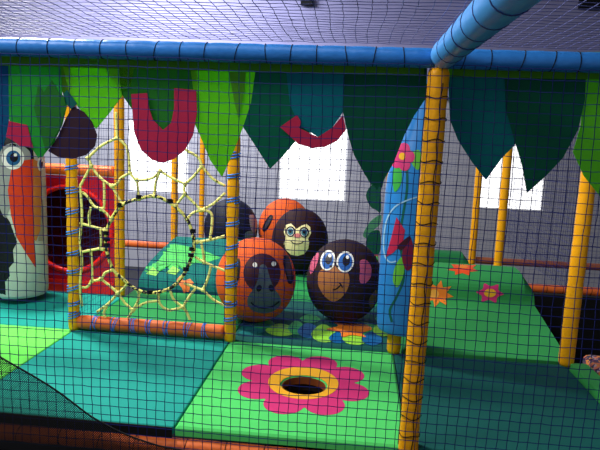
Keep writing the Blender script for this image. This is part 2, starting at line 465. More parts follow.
edge = prism('edge_cushion', [(-1.33, .0), (-1.0, .03), (-.1, .03), (-.02, .0)], 1.215, 1.33, mat('edge_green', (74, 196, 96), .5, .04), bev=.02)
tag(edge, 'narrow green edge cushion beside the shade-darkened teal mat at the right', 'cushion')
# patterned carpet cushion beyond
m = bpy.data.materials.new('speckled_carpet'); m.use_nodes = True; N = m.node_tree.nodes; L = m.node_tree.links
tc = N.new('ShaderNodeTexCoord'); vo = N.new('ShaderNodeTexVoronoi'); vo.inputs['Scale'].default_value = 42
L.new(tc.outputs['Object'], vo.inputs['Vector'])
sp = N.new('ShaderNodeSeparateColor'); L.new(vo.outputs['Color'], sp.inputs[0])
cr = N.new('ShaderNodeValToRGB'); cr.color_ramp.interpolation = 'CONSTANT'
for k, (p, c) in enumerate([(0, (220, 120, 90)), (.25, (60, 60, 90)), (.45, (190, 160, 170)), (.65, (220, 140, 60)), (.82, (90, 40, 60))]):
    el = cr.color_ramp.elements[k] if k < 2 else cr.color_ramp.elements.new(p)
    el.position = p; el.color = srgb(c)
L.new(sp.outputs[0], cr.inputs[0]); L.new(cr.outputs[0], N['Principled BSDF'].inputs['Base Color']); N['Principled BSDF'].inputs['Roughness'].default_value = .9
bm = bmesh.new()
box_bm(bm, (1.37, -.6, -.25), (2.0, .18, .035), .05)
cc = from_bm('patterned_cushion', bm, m, None, True)
tag(cc, 'multicoloured speckled cushion at the far right beyond the last yellow post', 'cushion')
box_b = box('hanging_cloth', (1.26, 2.26, -1.38), (3.4, 2.29, -.06), M_dark)
tag(box_b, 'black cloth hanging under the orange rail at the right', 'cloth')

# ---------------------------------------------------------------- posts and rails
def foam_profile(z0, z1, r, pitch, pinch):
    out = []; n = max(8, int((z1 - z0) / .02))
    for i in range(n + 1):
        z = z0 + (z1 - z0) * i / n
        q = abs(math.sin(PI * (z - z0) / pitch)) ** .5 if pinch else 1
        out.append((z, r * (1 - pinch + pinch * q)))
    out[0] = (z0, r * .86); out[-1] = (z1, r * .86)
    return out
def post(x, y, label, z0=0, z1=1.84, r=.043, pitch=.2, pinch=.1, lean=(0, 0), name='padded_post', ties=(), tie_m=None):
    root = empty(name, label, 'post', 'yellow padded posts'); root.location = (x, y, 0)
    pr = foam_profile(z0, z1, r, pitch, pinch)
    bm = bmesh.new()
    tube_bm(bm, [(lean[0] * z, lean[1] * z, z) for z, _ in pr], [q for _, q in pr], 20)
    from_bm('foam_sleeve', bm, M_yel, root, True)
    for z in ties:
        bm = bmesh.new(); ph = random.uniform(0, 6)
        k = random.uniform(.004, .012)
        pts = []
        for i in range(42):
            t = 2 * PI * i / 18 + ph
            pts.append(((r + .002) * math.cos(t), (r + .002) * math.sin(t), z + (i / 42 - .5) * .046 + k * math.cos(t)))
        tube_bm(bm, pts, .0046, 6); from_bm('cord_tie', bm, tie_m or M_tie, root, True)
    return root
def zs(px_list, px, Y): return [at(px, y, Y).z for y in px_list]
YT = 0.0
post(-2.4, 0, 'yellow padded post at the left side of the rope web', r=.042, ties=[z for z in zs([167, 190, 211, 232, 253, 271, 287, 303, 314], 74, 0)], pitch=.145)
post(-1.2, 0, 'bulging yellow padded post at the right side of the rope web', r=.044, ties=zs([155, 176, 200, 223, 246, 265, 283, 303, 318], 231, 0), pitch=.15, pinch=.14)
fp = post(0, D + .005, 'large yellow padded front post wrapped in netting', z0=-.14, z1=1.84, r=.049, pitch=.3, pinch=.06, lean=(.010, 0))
bm = bmesh.new(); rnd = random.Random(11); RW = .0515
def wrap_pt(t, z): return (.010 * z + RW * math.cos(t), RW * math.sin(t), z)
for k in range(20):
    z = -.12 + k * .0964; ph = rnd.uniform(0, 6)
    tube_bm(bm, [wrap_pt(2 * PI * i / 24, z + .006 * math.sin(3 * 2 * PI * i / 24 + ph)) for i in range(24)], .0022, 4, closed=True)
for q in range(3):
    t0 = -PI / 2 + q * PI * 2 / 3 + .25
    tube_bm(bm, [wrap_pt(t0 + .08 * math.sin(k * .9 + q), -.13 + k * .0241) for k in range(80)], .0022, 4)
from_bm('net_wrap', bm, M_netk, fp, True)
post(1.2, 0, 'yellow padded post at the right edge of the ramp', r=.052, z1=1.84, pitch=.3, pinch=.05, lean=(.012, 0))
post(-2.44, .97, 'yellow padded post behind the left half of the rope web', r=.046, pitch=.3, pinch=.06)
post(-2.42, 2.38 + .14, 'yellow padded post seen behind the middle of the rope web', z0=0, r=.04, pitch=.3, pinch=.05)
post(-2.4, 3.66, 'thin yellow post in the back left corner, farthest of the left row', r=.036, pitch=.3, pinch=.05)
post(1.26, 2.42, 'yellow padded post behind the ramp, in front of the window', z0=-.05, r=.046, pitch=.3, pinch=.05)
post(1.22, 3.66, 'thinner yellow post behind the ramp left of the bright window', z0=-.05, r=.046, pitch=.3, pinch=.05)
pf = post(.02, 2.45, 'thin yellow post with dark leaf shapes beside the blue padded column', z0=0, r=.030, pitch=.25, pinch=.05)

def rail(name, a, b, r, m, label, ties=0, tie_m=None, pinch=.05, cat='rail', group=None, sides=20, tr=.0022):
    a, b = Vector(a), Vector(b); L_ = (b - a).length; n = max(4, int(L_ / .02))
    root = empty(name, label, cat, group or 'padded rails'); root.location = a
    d = (b - a); pts = []; rr = []
    for i in range(n + 1):
        s = i / n; pts.append(d * s)
        q = abs(math.sin(PI * s * ties)) ** .4 if ties else 1
        rr.append(r * (1 - pinch + pinch * q))
    bm = bmesh.new(); tube_bm(bm, pts, rr, sides); from_bm('foam_sleeve', bm, m, root, True)
    if ties and tie_m:
        for k in range(1, ties):
            c = d * ((k + random.uniform(-.12, .12)) / ties)
            pp = ring_pts(c, r * (1 - pinch * .2), 20, d, random.uniform(-.012, .012))
            bm = bmesh.new(); tube_bm(bm, pp, tr, 5, closed=True)
            if tr > .003:
                for q in (-.016, .013): tube_bm(bm, ring_pts(c + d.normalized() * q, r + .001, 20, d, random.uniform(-.02, .02)), tr, 5, closed=True)
            from_bm('cord_tie', bm, tie_m, root, True)
    return root
rail('top_rail', (-3.4, D, H), (-.002, D, H), .045, M_blue, 'long blue padded top rail left of the front post', 26, M_netk, .08)
rail('top_rail', (.002, D, H), (2.0, D, H), .045, M_blue, 'blue padded top rail right of the front post', 16, M_netk, .08)
rail('overhead_rail', (0.03, D - .05, H + .01), (0.06, -4.3, H + .01), .062, M_blue2, 'light blue padded rail coming forward overhead from the front post', 15, M_netb, .03)
rail('shadow_rail', (-3.6, .0, H), (-.1, .0, H), .045, M_blue, 'unseen blue padded rail behind the valance, added to cast a shadow on the front left mats', 20, M_netk)  # unseen rail added to drop a shadow band on the front mats
rail('bottom_rail', (-3.6, D - .010, -.105), (-.045, D - .010, -.105), .045, M_orange, 'orange padded rail under the front edge of the mats, left of the front post', 16, M_netk, .08)
rail('bottom_rail', (.058, D - .010, -.105), (1.6, D - .010, -.105), .045, M_orange, 'orange padded rail under the mats, right of the front post', 8, M_netk, .08)
rail('web_rail', (-2.355, -.0, .062), (-1.247, -.0, .062), .052, M_orange, 'orange padded rail along the bottom of the rope web', 8, M_tie, .06, tr=.0034)
rail('back_rail', (-3.6, 3.45, -.0), (-2.45, 3.45, .0), .045, M_orange, 'orange padded rail at the back left corner')
rail('back_rail', (-2.35, 3.62, .0), (-.0, 3.62, .0), .045, M_orange, 'orange padded rail along the back behind the monkey balls')
rail('back_rail', (1.28, 3.7, .0), (3.4, 3.7, .0), .045, mat('brownish_orange', (150, 86, 60), .6, .1), 'dull orange rail low in front of the grey wall at the right')  # browner orange than the other rails
rail('side_rail', (1.32, 2.3, .0), (3.4, 2.3, .0), .045, M_orange, 'orange padded rail above the black panel at the right', 14, M_netk, .06)
rail('panel_rail', (-3.6, 1.02, 1.134), (-2.51, 1.02, 1.134), .05, mat('bright_orange_vinyl', (246, 118, 44), .4, .05), 'orange padded rail on top of the red tunnel panel')
for a, b, t in ((-3.6, -.05, 'left'), (.05, 1.6, 'right')):
    o = box('black_skirt', (a, D - .02, -1.38), (b, D + .0, -.15), M_dark)
    tag(o, 'black cloth skirt below the orange bottom rail, %s of the front post' % t, 'skirt')

# ---------------------------------------------------------------- red tunnel
tn = empty('crawl_tunnel', 'red plastic tunnel entrance with a large round opening, left of the rope web', 'tunnel')
hc = at(70, 229, 1.0); hR = .38
bm = bmesh.new(); n = 64
x0, x1, z0, z1 = -3.6, -2.505, .002, 1.08
def edge_pt(t):
    dx, dz = math.cos(t), math.sin(t); k = 1e9
    for lim, c, dd in ((x1, hc.x, dx), (x0, hc.x, dx), (z1, hc.z, dz), (z0, hc.z, dz)):
        if abs(dd) > 1e-6 and (lim - c) / dd > 0: k = min(k, (lim - c) / dd)
    return hc.x + dx * k, hc.z + dz * k
ang = sorted([2 * PI * i / n for i in range(n)] + [math.atan2(z - hc.z, x - hc.x) % (2 * PI) for x in (x0, x1) for z in (z0, z1)])
rg = []
for t in ang:
    ex, ez = edge_pt(t); ix, iz = hc.x + hR * math.cos(t), hc.z + hR * math.sin(t)
    rg.append([bm.verts.new(c) for c in ((ix, 1.0, iz), (ex, 1.0, ez), (ex, 1.04, ez), (ix, 1.04, iz))])
for i in range(len(ang)):
    A, B = rg[i], rg[(i + 1) % len(ang)]
    for k in range(4): bm.faces.new((A[k], A[(k + 1) % 4], B[(k + 1) % 4], B[k]))
from_bm('front_panel', bm, M_crimp, tn)
bm = bmesh.new(); tube_bm(bm, ring_pts((hc.x, .995, hc.z), hR + .012, 64, (0, 1, 0)), .024, 10, closed=True); from_bm('opening_rim', bm, M_red, tn, True)
bm = bmesh.new(); rings = []
for y, r, sx in ((1.03, hR, 0), (1.2, hR + .01, -.05), (1.36, hR + .0, -.16), (1.5, hR + .01, -.34), (1.6, hR, -.6), (1.66, hR * .7, -.8)):
    rings.append([bm.verts.new((hc.x + sx + r * math.cos(2 * PI * i / n), y, hc.z + r * math.sin(2 * PI * i / n))) for i in range(n)])
for a, b in zip(rings, rings[1:]):
    for i in range(n): bm.faces.new((a[i], a[(i + 1) % n], b[(i + 1) % n], b[i]))
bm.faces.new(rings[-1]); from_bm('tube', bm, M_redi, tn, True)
box('kick_strip', (-3.6, .975, .002), (-2.505, .998, .115), M_red, tn, .006)

# ---------------------------------------------------------------- toucan bag
tb = empty('toucan_punch_bag', 'white and black padded bag painted as a toucan with an orange beak', 'punch bag')
tcx, tcy, tr = at(17, 240, .66).x, .68, .235
prof = [(.035, .02), (.04, tr * .75), (.055, tr * .93), (.085, tr), (.5, tr * 1.0), (.9, tr), (1.2, tr * .98), (1.36, tr * .93), (1.45, tr * .8), (1.5, tr * .5), (1.515, .02)]
bm = bmesh.new(); rings = []
for z, r in prof:
    rings.append([bm.verts.new((tcx + r * math.cos(2 * PI * i / 48), tcy + r * math.sin(2 * PI * i / 48), z)) for i in range(48)])
for a, b in zip(rings, rings[1:]):
    for i in range(48): bm.faces.new((a[i], a[(i + 1) % 48], b[(i + 1) % 48], b[i]))
bm.faces.new(rings[0][::-1]); bm.faces.new(rings[-1])
body = from_bm('body', bm, M_cloth, tb, True)
tube('hanging_strap', [(tcx, tcy, 1.51), (tcx, tcy, 1.86)], .012, M_dark, tb)
tube('base_piping', ring_pts((tcx, tcy, .05), tr * .9, 40), .007, M_black, tb, closed=True)
st = Surf(body)
decal('wing', st, [(-16, 206), (0, 207), (10, 222), (17, 242), (13, 250), (14, 262), (9, 268), (10, 276), (5, 282), (6, 300), (0, 298), (-16, 298)], mat('navy_black_paint', (24, 24, 34), .5), tb, .002, 8, smooth=False)
decal('head_patch', st, [(-14, 150), (0, 136), (14, 128), (26, 134), (33, 150), (34, 160), (28, 150), (14, 143), (2, 150), (-4, 165), (-6, 195), (-14, 205)], M_black, tb, .002, 8, smooth=False, centre=(-2, 146))
decal('face', st, [(-4, 152), (4, 146), (14, 143), (26, 148), (31, 158), (30, 190), (12, 205), (6, 218), (0, 208), (-5, 190), (-6, 170)], mat('grey_face_paint', (150, 152, 152), .5), tb, .0028, 8)
decal('beak', st, [(12, 166), (20, 161), (33, 159), (33, 200), (34, 240), (35.5, 268), (27, 255), (17, 238), (11, 215), (8, 190)], mat('orange_red_paint', (222, 64, 32), .45), tb, .0036, 8, smooth=False)
decal('beak_side', st, [(33, 159), (41, 163), (41, 200), (40, 230), (36, 241), (34, 240), (33, 200)], mat('tan_orange_paint', (208, 128, 62), .45), tb, .0038, 6, smooth=False)
decal('beak_grey_stripe', st, [(38, 241), (40, 200), (43, 200), (44, 241)], mat('greyish_tan', (168, 158, 144), .45), tb, .0032, 4, smooth=False)  # greyer strip at the right of the beak
for cx, cy, s, sx in ((13, 158, 1, 1), (40, 164, .62, .45)):
    ey = decal('eye', st, ell(cx, cy, 11 * s * sx, 11.5 * s), M_white, tb, .0052, 5)
    decal('iris', st, ell(cx + .4, cy, 7 * s * sx, 7.5 * s), mat('iris_blue', (36, 92, 142), .4), ey, .0062, 4)
    decal('pupil', st, ell(cx + 1, cy - .5, 4 * s * sx, 4.6 * s), M_black, ey, .0072, 3)
    decal('eye_glint', st, ell(cx + 2.4 * sx, cy - 3, 1.6 * s * sx, 1.7 * s), M_white, ey, .0082, 2)

# ---------------------------------------------------------------- blue padded column
bc = empty('padded_column', 'blue padded column painted with a pink flower and butterfly, beside the front post', 'padded column')
bm = bmesh.new(); pr = foam_profile(.002, .3, .05, .2, .05); tube_bm(bm, [(0, 0, z) for z, _ in pr], [r for _, r in pr], 18); from_bm('foam_stub', bm, M_yel, bc, True)
ax = [((402, 329), .172), ((402.5, 322), .181), ((404, 290), .183), ((408, 240), .183), ((412, 195), .185), ((415, 172), .178), ((418, 150), .150), ((421, 130), .105), ((423.5, 112), .062), ((425, 100), .032), ((425.5, 96), .022), ((426, 92), .036), ((426.5, 86), .03), ((427, 80), .012)]
cen = [at(p[0], p[1], .0) for p, _ in ax]
bm = bmesh.new()
C2 = catmull([Vector((c.x, c.y, c.z)) for c in cen], 4)
RR = [v.x for v in catmull([Vector((r, 0, 0)) for _, r in ax], 4)]
tube_bm(bm, C2, RR, 40)
col_o = from_bm('blue_sleeve', bm, mat('column_blue_vinyl', (44, 132, 212), .4, .05, 6, .15, 14), bc, True)
tube('tie_cord', ring_pts(cen[10], .026, 16), .008, mat('dark_blue_cord', (20, 50, 130), .6), bc, closed=True)
sc_ = Surf(col_o)
cg, cl = mat('vine_green', (12, 96, 84), .5), mat('leaf_green', (104, 190, 60), .5)
line_decal('vine', sc_, [(407, 166), (407, 190), (403, 215), (400, 240), (404, 275), (397, 296), (390, 310), (392, 322)], 2.4, cg, bc, .002)
line_decal('white_swirl', sc_, [(421, 196), (408, 200), (395, 207), (387, 220), (384, 240), (385, 255), (390, 262), (397, 261)], 1.4, mat('pale_blue_line', (150, 196, 230), .5), bc, .003)
decal('painted_leaf', sc_, [(399, 164), (402, 172), (401, 184), (395, 192), (393, 182), (394, 170)], mat('leaf_green_dark', (60, 170, 70), .5), bc, .003, 4)
decal('painted_leaf', sc_, [(411, 154), (419, 150), (421, 160), (418, 170), (412, 164)], cl, bc, .003, 4)
decal('painted_leaf', sc_, [(402, 257), (404, 272), (398, 287), (393, 281), (395, 267)], cl, bc, .003, 4)
for k in range(5):
    t = 2 * PI * k / 5 - PI / 2 + .3
    decal('flower_petal', sc_, ell(402.5 + 6.8 * math.cos(t), 157 + 8 * math.sin(t), 5.6, 6.4), M_pink, bc, .004 + .0004 * k, 4)
decal('flower_centre', sc_, ell(402.7, 156.5, 3.2, 3.6), M_sun, bc, .007, 3)
decal('butterfly_wing', sc_, [(396.7, 217), (405, 230), (403, 243), (393, 253), (386, 257), (390, 243), (393, 232)], M_crim, bc, .004, 5, smooth=False)
decal('butterfly_wing', sc_, [(409, 236), (413, 246), (412, 266), (406, 270), (402, 258), (404, 246)], mat('maroon_paint', (120, 24, 60), .5), bc, .004, 5)
decal('butterfly_body', sc_, [(398, 246), (409, 236), (410, 240), (402, 250)], mat('dark_maroon', (60, 18, 36), .5), bc, .005, 3)

# leaf shapes on the thin post behind
g1, g2 = mat('cutout_dark_green', (6, 76, 56), .6, .06), mat('cutout_leaf_pale', (70, 130, 96), .6, .06)
def cutout(name, pts, Y, m, parent=None, th=.004, smooth=False, label=None):
    P = [Vector((x, y, 0)) for x, y in pts]
    if smooth: P = catmull(P, 5, True)
    W = [at(p.x, p.y, Y) for p in P]
    bm = bmesh.new(); f = bm.faces.new([bm.verts.new(p) for p in W])
    r = bmesh.ops.extrude_face_region(bm, geom=[f])
    for g_ in r['geom']:
        if isinstance(g_, bmesh.types.BMVert): g_.co.y += th
    bmesh.ops.triangulate(bm, faces=[f_ for f_ in bm.faces if len(f_.verts) > 4])
    o = from_bm(name, bm, m, parent)
    if label: o['label'] = label
    return o
def local(o, root):
    """children built in world space under a root that has a location"""
    o.matrix_parent_inverse = Matrix.Translation(root.location).inverted(); return o
local(cutout('leaf_cutout', [(366, 196), (369, 188), (374, 184), (380, 184), (381, 211), (376, 210), (370, 206)], 2.40, g1, pf, .02, True), pf)
local(cutout('leaf_cutout', [(365, 170), (383, 165), (384, 180), (380, 190), (372, 186)], 2.41, g1, pf, .02, True), pf)
local(cutout('leaf_cutout', [(363, 236), (366, 228), (372, 220), (381, 215), (380, 224), (374, 230), (369, 238)], 2.38, g2, pf, .02, True), pf)
local(cutout('leaf_cutout', [(366, 245), (368, 236), (373, 231), (380, 232), (380, 252), (372, 254)], 2.36, g1, pf, .02, True), pf)

# ---------------------------------------------------------------- monkey balls
def make_ball(name, label, px, py, Y, rx, rz, m):
    c = at(px, py, Y); c.z = rz - .001
    bm = bmesh.new(); bmesh.ops.create_uvsphere(bm, u_segments=64, v_segments=40, radius=1)
    for v in bm.verts: v.co = Vector((v.co.x * rx, v.co.y * rx, v.co.z * rz)) + Vector(c)
    root = empty(name, label, 'ball', 'painted monkey balls')
    o = from_bm('ball_body', bm, m, root, True)
    return root, Surf(o)
M_orball = mat('orange_ball_paint', (220, 92, 32), .75, .06, 8)
M_brball = mat('brown_ball_paint', (44, 27, 27), .75, .08, 8)
M_brball2 = mat('dark_brown_ball_paint', (46, 22, 24), .75, .08, 8)
M_gorball = mat('gorilla_ball_paint', (24, 28, 42), .6, .1, 8)
M_plum = mat('plum_paint', (66, 30, 40), .5, .05); M_slate = mat('slate_paint', (86, 100, 112), .5, .05)
M_ear = mat('ear_grey_paint', (58, 56, 66), .5, .05)
b1, s1 = make_ball('monkey_ball', 'orange ball painted with a grey-nosed orangutan face, nearest the rope web', 256, 281, .52, .325, .345, M_orball)
decal('face', s1, ell(262, 273, 18.5, 19.5), M_plum, b1, .002)
decal('snout', s1, [(260, 266), (266, 266), (270, 279), (274, 288), (280, 297), (280, 305), (273, 311), (264, 313), (254, 311), (248, 305), (248, 297), (254, 288), (258, 279)], M_slate, b1, .004)
for x, y in ((255, 265), (273.5, 264)): decal('eye', s1, ell(x, y, 2.3, 2.5), M_white, b1, .004, 2)
for x in (259, 271): decal('nostril', s1, ell(x, 288, 2.6, 3.4, 20 if x < 265 else -20), M_black, b1, .006, 2)
line_decal('mouth', s1, [(251, 302), (256, 306), (264, 307.5), (272, 306), (279, 301)], 1.4, M_black, b1, .006)
line_decal('brow', s1, [(264, 267), (264, 280)], 3.2, M_slate, b1, .0045)
ear = decal('ear', s1, [(284, 256), (288, 256), (291, 264), (293, 276), (292, 283), (288, 283), (286, 276), (283, 264)], M_black, b1, .002)
decal('ear_inner', s1, [(285, 259), (287.5, 259), (290, 268), (291, 280), (288.5, 280), (285.5, 268)], M_ear, ear, .003)
decal('ear', s1, [(236, 259), (240, 260), (240, 272), (238, 282), (235, 280), (234, 268)], M_black, b1, .002)
b2, s2 = make_ball('monkey_ball', 'dark brown ball painted with a big blue-eyed monkey face and pink ears', 344.5, 279, .68, .315, .345, M_brball)
M_tan = mat('tan_paint', (168, 106, 58), .5, .05); M_eyeb = mat('eye_blue_paint', (34, 96, 176), .45, .03); M_pinkear = mat('ear_pink_paint', (206, 92, 124), .5, .04)
decal('muzzle', s2, [(331, 267), (340, 266), (347, 271), (349.5, 281), (346, 292), (338, 300), (331, 301), (323, 294), (318, 283), (320, 271)], M_tan, b2, .002)
for x, y, rx, ry, a in ((328, 260.5, 7.4, 10.2, 12), (345.2, 262, 8.6, 10.4, 8)):
    ey = decal('eye', s2, ell(x, y, rx, ry, a), M_white, b2, .0035)
    decal('iris', s2, ell(x, y + .3, rx - 1.8, ry - 1.8, a), M_eyeb, ey, .0048)
    decal('pupil', s2, ell(x + 1, y - 1, rx * .42, ry * .5, a), M_black, ey, .006)
    decal('eye_glint', s2, ell(x + 2.2, y - 4.4, 1.6, 1.8), M_white, ey, .0075, 2)
for x, y in ((331, 266.5), (337, 266.5)): decal('nostril', s2, ell(x, y, 1.3, 1.1), M_black, b2, .0055, 2)
line_decal('mouth', s2, [(333, 289.5), (337, 288.5), (341, 284.5)], 1.2, M_black, b2, .0045)
line_decal('mouth', s2, [(339, 282.5), (341, 284.5), (342.5, 287.5)], 1.2, M_black, b2, .0045)
decal('ear', s2, [(319, 253), (313.5, 256), (310.5, 265), (310.5, 274), (315, 269), (318, 261)], M_pinkear, b2, .002)
decal('ear', s2, [(360, 261), (366, 260), (371, 267), (370.5, 277), (364, 284), (359.5, 281), (360, 270)], M_pinkear, b2, .002)
decal('painted_paw', s2, [(372, 294), (376, 290), (376, 300), (372, 307), (369, 305), (369, 299)], mat('brown_patch', (124, 84, 52), .5), b2, .002, 4)
b3, s3 = make_ball('monkey_ball', 'dark brown ball painted with a smiling cream chimp face, behind the front two balls', 300, 241, 2.35, .315, .365, M_brball2)
M_cream = mat('cream_paint', (250, 240, 178), .5, .04)
decal('face', s3, [(296.7, 229), (291, 223.6), (286, 225), (284, 231.6), (285.5, 238), (284, 244), (286, 250), (291, 254.7), (297.6, 255.8), (304, 254), (308.3, 248.5), (309, 242), (308, 239), (311, 233), (310, 227), (306.5, 224), (301, 226)], M_cream, b3, .003, 6, smooth=False, centre=(297, 239))
for x, y in ((290.7, 231.6), (304, 232.3)):
    decal('eye_outline', s3, ell(x, y, 4.7, 5.2), M_black, b3, .006, 3)
    ey = decal('eye', s3, ell(x, y + .3, 3.4, 3.9), M_white, b3, .008, 3)
    decal('iris', s3, ell(x, y + .2, 2.9, 3.3), mat('teal_iris', (60, 120, 140), .5), ey, .010, 2)
    decal('pupil', s3, ell(x, y, 1.4, 1.7), M_black, ey, .012, 2)
decal('nose', s3, ell(297.3, 235.6, 3.4, 2.2), mat('nose_pink', (226, 130, 132), .5), b3, .007, 3)
line_decal('mouth', s3, [(291, 241), (294, 243.4), (297.4, 244), (301, 243.2), (303.5, 241.4)], .9, M_black, b3, .008)
b4, s4 = make_ball('monkey_ball', 'orange ball mostly hidden behind the smiling chimp ball', 285, 228, 3.12, .335, .375, M_orball)
ear = decal('ear', s4, [(269, 216), (272, 215), (273, 218), (269, 227), (265, 231.5), (262.5, 230), (264, 224)], M_black, b4, .004)
decal('ear_inner', s4, [(269.5, 218), (271.5, 217), (271.5, 219), (268, 226), (265, 229), (264.3, 227)], M_ear, ear, .007)
b5, s5 = make_ball('monkey_ball', 'black ball painted as a gorilla, behind the right post of the rope web', 231, 228, 2.98, .33, .365, M_gorball)
decal('ear', s5, [(249, 216), (254, 216), (257, 224), (255, 232), (251, 230)], mat('gorilla_grey', (180, 170, 176), .5), b5, .004)
decal('muzzle', s5, [(246, 232), (254, 231), (256, 236), (250, 240), (244, 238)], mat('gorilla_slate', (120, 136, 150), .5), b5, .004)

# ---------------------------------------------------------------- rope climbing web
M_rope = rope_mat('yellow_rope', (96, 92, 44), (250, 242, 140), 60, .34)
M_ropek = rope_mat('black_yellow_rope', (16, 16, 24), (236, 226, 116), 34, .48)
rw = empty('rope_climbing_web', 'yellow and black knotted rope web with a round opening between two posts', 'rope web')
def W(p, dy=0): return at(p[0], p[1], -.005 + dy)
n1, n2, n3, n4, n5, n6, n7, n8, n9, n10 = (117, 138), (88, 158), (130, 173), (91, 166), (112, 186), (160, 171), (185, 184), (202, 166), (185, 194), (201, 210)
n11, n13, n14, n15, n16, n17, n18 = (101, 209), (105, 230), (92, 281), (118, 293), (197, 242), (203, 290), (183, 307)
ropes = [[(116, 112), (116.5, 125), n1], [n1, (101, 146), n2], [n1, (126, 146), (129, 160), n3], [n2, (90, 162), n4], [n4, (85, 177), (79, 188)],
    [n4, (97, 174), (104, 181), n5], [n5, (117, 184), (121, 178), n3], [n3, (137, 180), (152, 178), n6], [n5, (117, 195), (122, 204)], [(104, 181), (104.5, 195), (104, 209)],
    [n6, (156, 182), (154, 196)], [(137, 180), (138, 190), (139, 199)], [n6, (172, 178), n7], [n7, (194, 176), n8], [n8, (198, 157), (186, 150), (178, 140)],
    [n8, (212, 178), (225, 186)], [n7, (184, 189), n9], [n9, (180, 200), (176, 206)], [n9, (193, 202), n10], [n10, (213, 204), (225, 193)], [n10, (193, 213), (187, 219)],
    [n10, (211, 213), (212, 225), (210, 239)], [(79, 191), (86, 195), (94, 206), n11, (107, 214), (111, 220)],
    [(80, 223), (90, 226), n13], [(91, 207), (89, 216), (90, 226)], [(100, 229), (101, 240), (100, 249)], [(81, 252), (92, 250), (103, 248)], [(91, 251), (92, 266), n14],
    [n14, (87, 287), (81, 287)], [n14, (101, 279), (105, 273), (112, 270)], [(101, 279), (110, 286), n15], [n15, (124, 288), (127, 284)], [n15, (109, 303), (97, 312)],
    [n15, (125, 303), (133, 310)], [(139, 291), (138, 301), (133, 310)], [(133, 310), (145, 303), (158, 301)], [(158, 293), (160, 304), (168, 310), (176, 309), n18],
    [n16, (210, 240), (225, 236)], [(201, 242), (203, 252), (204, 262)], [(195, 257), (204, 262), (213, 266), (226, 271)], [(211, 265), (208, 278), n17], [n17, (214, 300), (226, 306)],
    [n17, (194, 287), (184, 283)], [(196, 288), (189, 297), n18], [n18, (187, 313), (190, 320)], [(170, 290), (174, 300), n18], [(80, 186), (82, 215), (80, 240), (82, 262), (80, 285), (82, 306)],
    [(133, 310), (128, 318)], [(109, 303), (104, 312), (106, 320)]]
bm = bmesh.new(); rnd = random.Random(3)
for r in ropes:
    P = [W(p, rnd.uniform(-.008, .008)) for p in r]
    tube_bm(bm, catmull(P, 6), .0098, 8)
for p in [n1, n2, n3, n4, n5, n6, n7, n8, n9, n10, n11, n13, n14, n15, n16, n17, n18, (137, 180), (204, 262), (133, 310), (101, 279), (139, 292), (158, 293), (154, 196), (139, 199), (176, 206), (187, 219), (111, 220), (122, 204), (103, 249)]:
    c = W(p); r0 = bmesh.ops.create_icosphere(bm, subdivisions=2, radius=.0175)
    for v in r0['verts']: v.co = v.co * (1 + rnd.uniform(-.2, .2)) + c
from_bm('web_ropes', bm, M_rope, rw, True)
ringp = [(111, 220), (122, 205), (138, 199), (154, 196), (167, 201), (178, 209), (187, 219), (192, 232), (194, 246), (190, 261), (184, 274), (175, 285), (163, 291), (148, 293), (134, 288), (123, 279), (113, 269), (107, 252), (106, 235)]
tube('centre_ring', catmull([W(p, -.004) for p in ringp], 5, True), .0125, M_ropek, rw, sides=8, closed=True)
for a in ((106, 234), (107, 240), (107, 246), (193, 232), (192, 250), (191, 256), (186, 270), (170, 202), (120, 206), (139, 198), (150, 293)):
    bm = bmesh.new(); c = W(a, -.004); tube_bm(bm, ring_pts(c, .017, 12, (0, .2, 1)), .008, 6, closed=True)
    tube_bm(bm, ring_pts(c + Vector((0, 0, .014)), .016, 12, (0, .2, 1)), .008, 6, closed=True)
    from_bm('black_binding', bm, M_netk, rw, True)

# ---------------------------------------------------------------- leaf valance
val = empty('leaf_valance', 'long green cut-out leaf valance hanging under the blue rail, left of the front post', 'valance')
val2 = empty('leaf_valance', 'dark leaf valance hanging right of the front post', 'valance')
V0 = D + .075
c_g1 = felt('felt_green', (48, 172, 66)); c_g2 = felt('felt_mid_green', (50, 142, 52)); c_li = felt('felt_lime', (122, 222, 36))
c_ol = felt('felt_olive', (104, 150, 44)); c_eg = mat('felt_aubergine', (52, 28, 42), .7, .05); c_te = felt('felt_teal', (0, 136, 150))
c_dg = felt('felt_dark_green', (4, 118, 88)); c_dg2 = felt('felt_forest', (8, 100, 74)); c_bt = felt('felt_blue_teal', (0, 96, 140)); c_li2 = felt('felt_lime_right', (110, 204, 50))
TOP = 52
def leafp(pts, layer, m, parent=val, name='leaf', smooth=False, label=None):
    return cutout(name, pts, V0 - .0062 * layer, m, parent, .004, smooth, label)
def hem(x0, x1, y0, y1, m, parent, nm): return cutout(nm, [(x0, TOP), (x1, TOP + 3), (x1, y1), (x0, y0)], V0 - .027, m, parent, .004)
M_head = felt('felt_header', (90, 170, 40))
hem(-60, 424, 64, 76, M_head, val, 'header_strip'); hem(449, 640, 77, 80, M_head, val2, 'header_strip')
leafp([(-40, TOP), (9, TOP), (9, 115), (7, 135), (2, 148), (-8, 165), (-40, 180)], 1, c_bt)
leafp([(8, TOP), (60, TOP), (62, 95), (67, 105), (62, 125), (54, 142), (42, 157), (38, 158), (33, 150), (14, 137), (9, 118)], 3, c_g1)
leafp([(38, 84), (44, 92), (52, 80), (58, 92), (64, 96), (66, 108), (60, 128), (50, 146), (45, 150), (40, 130), (34, 108)], 4, c_g2)
leafp([(60, TOP), (118, TOP), (119, 80), (122, 96), (110, 112), (96, 129), (86, 116), (72, 100), (66, 80)], 1, c_li)
leafp([(58, 62), (70, 62), (73, 104), (66, 104), (60, 84)], 0, c_ol)
leafp([(100, 62), (135, 62), (130, 90), (121, 92)], 0, c_li)
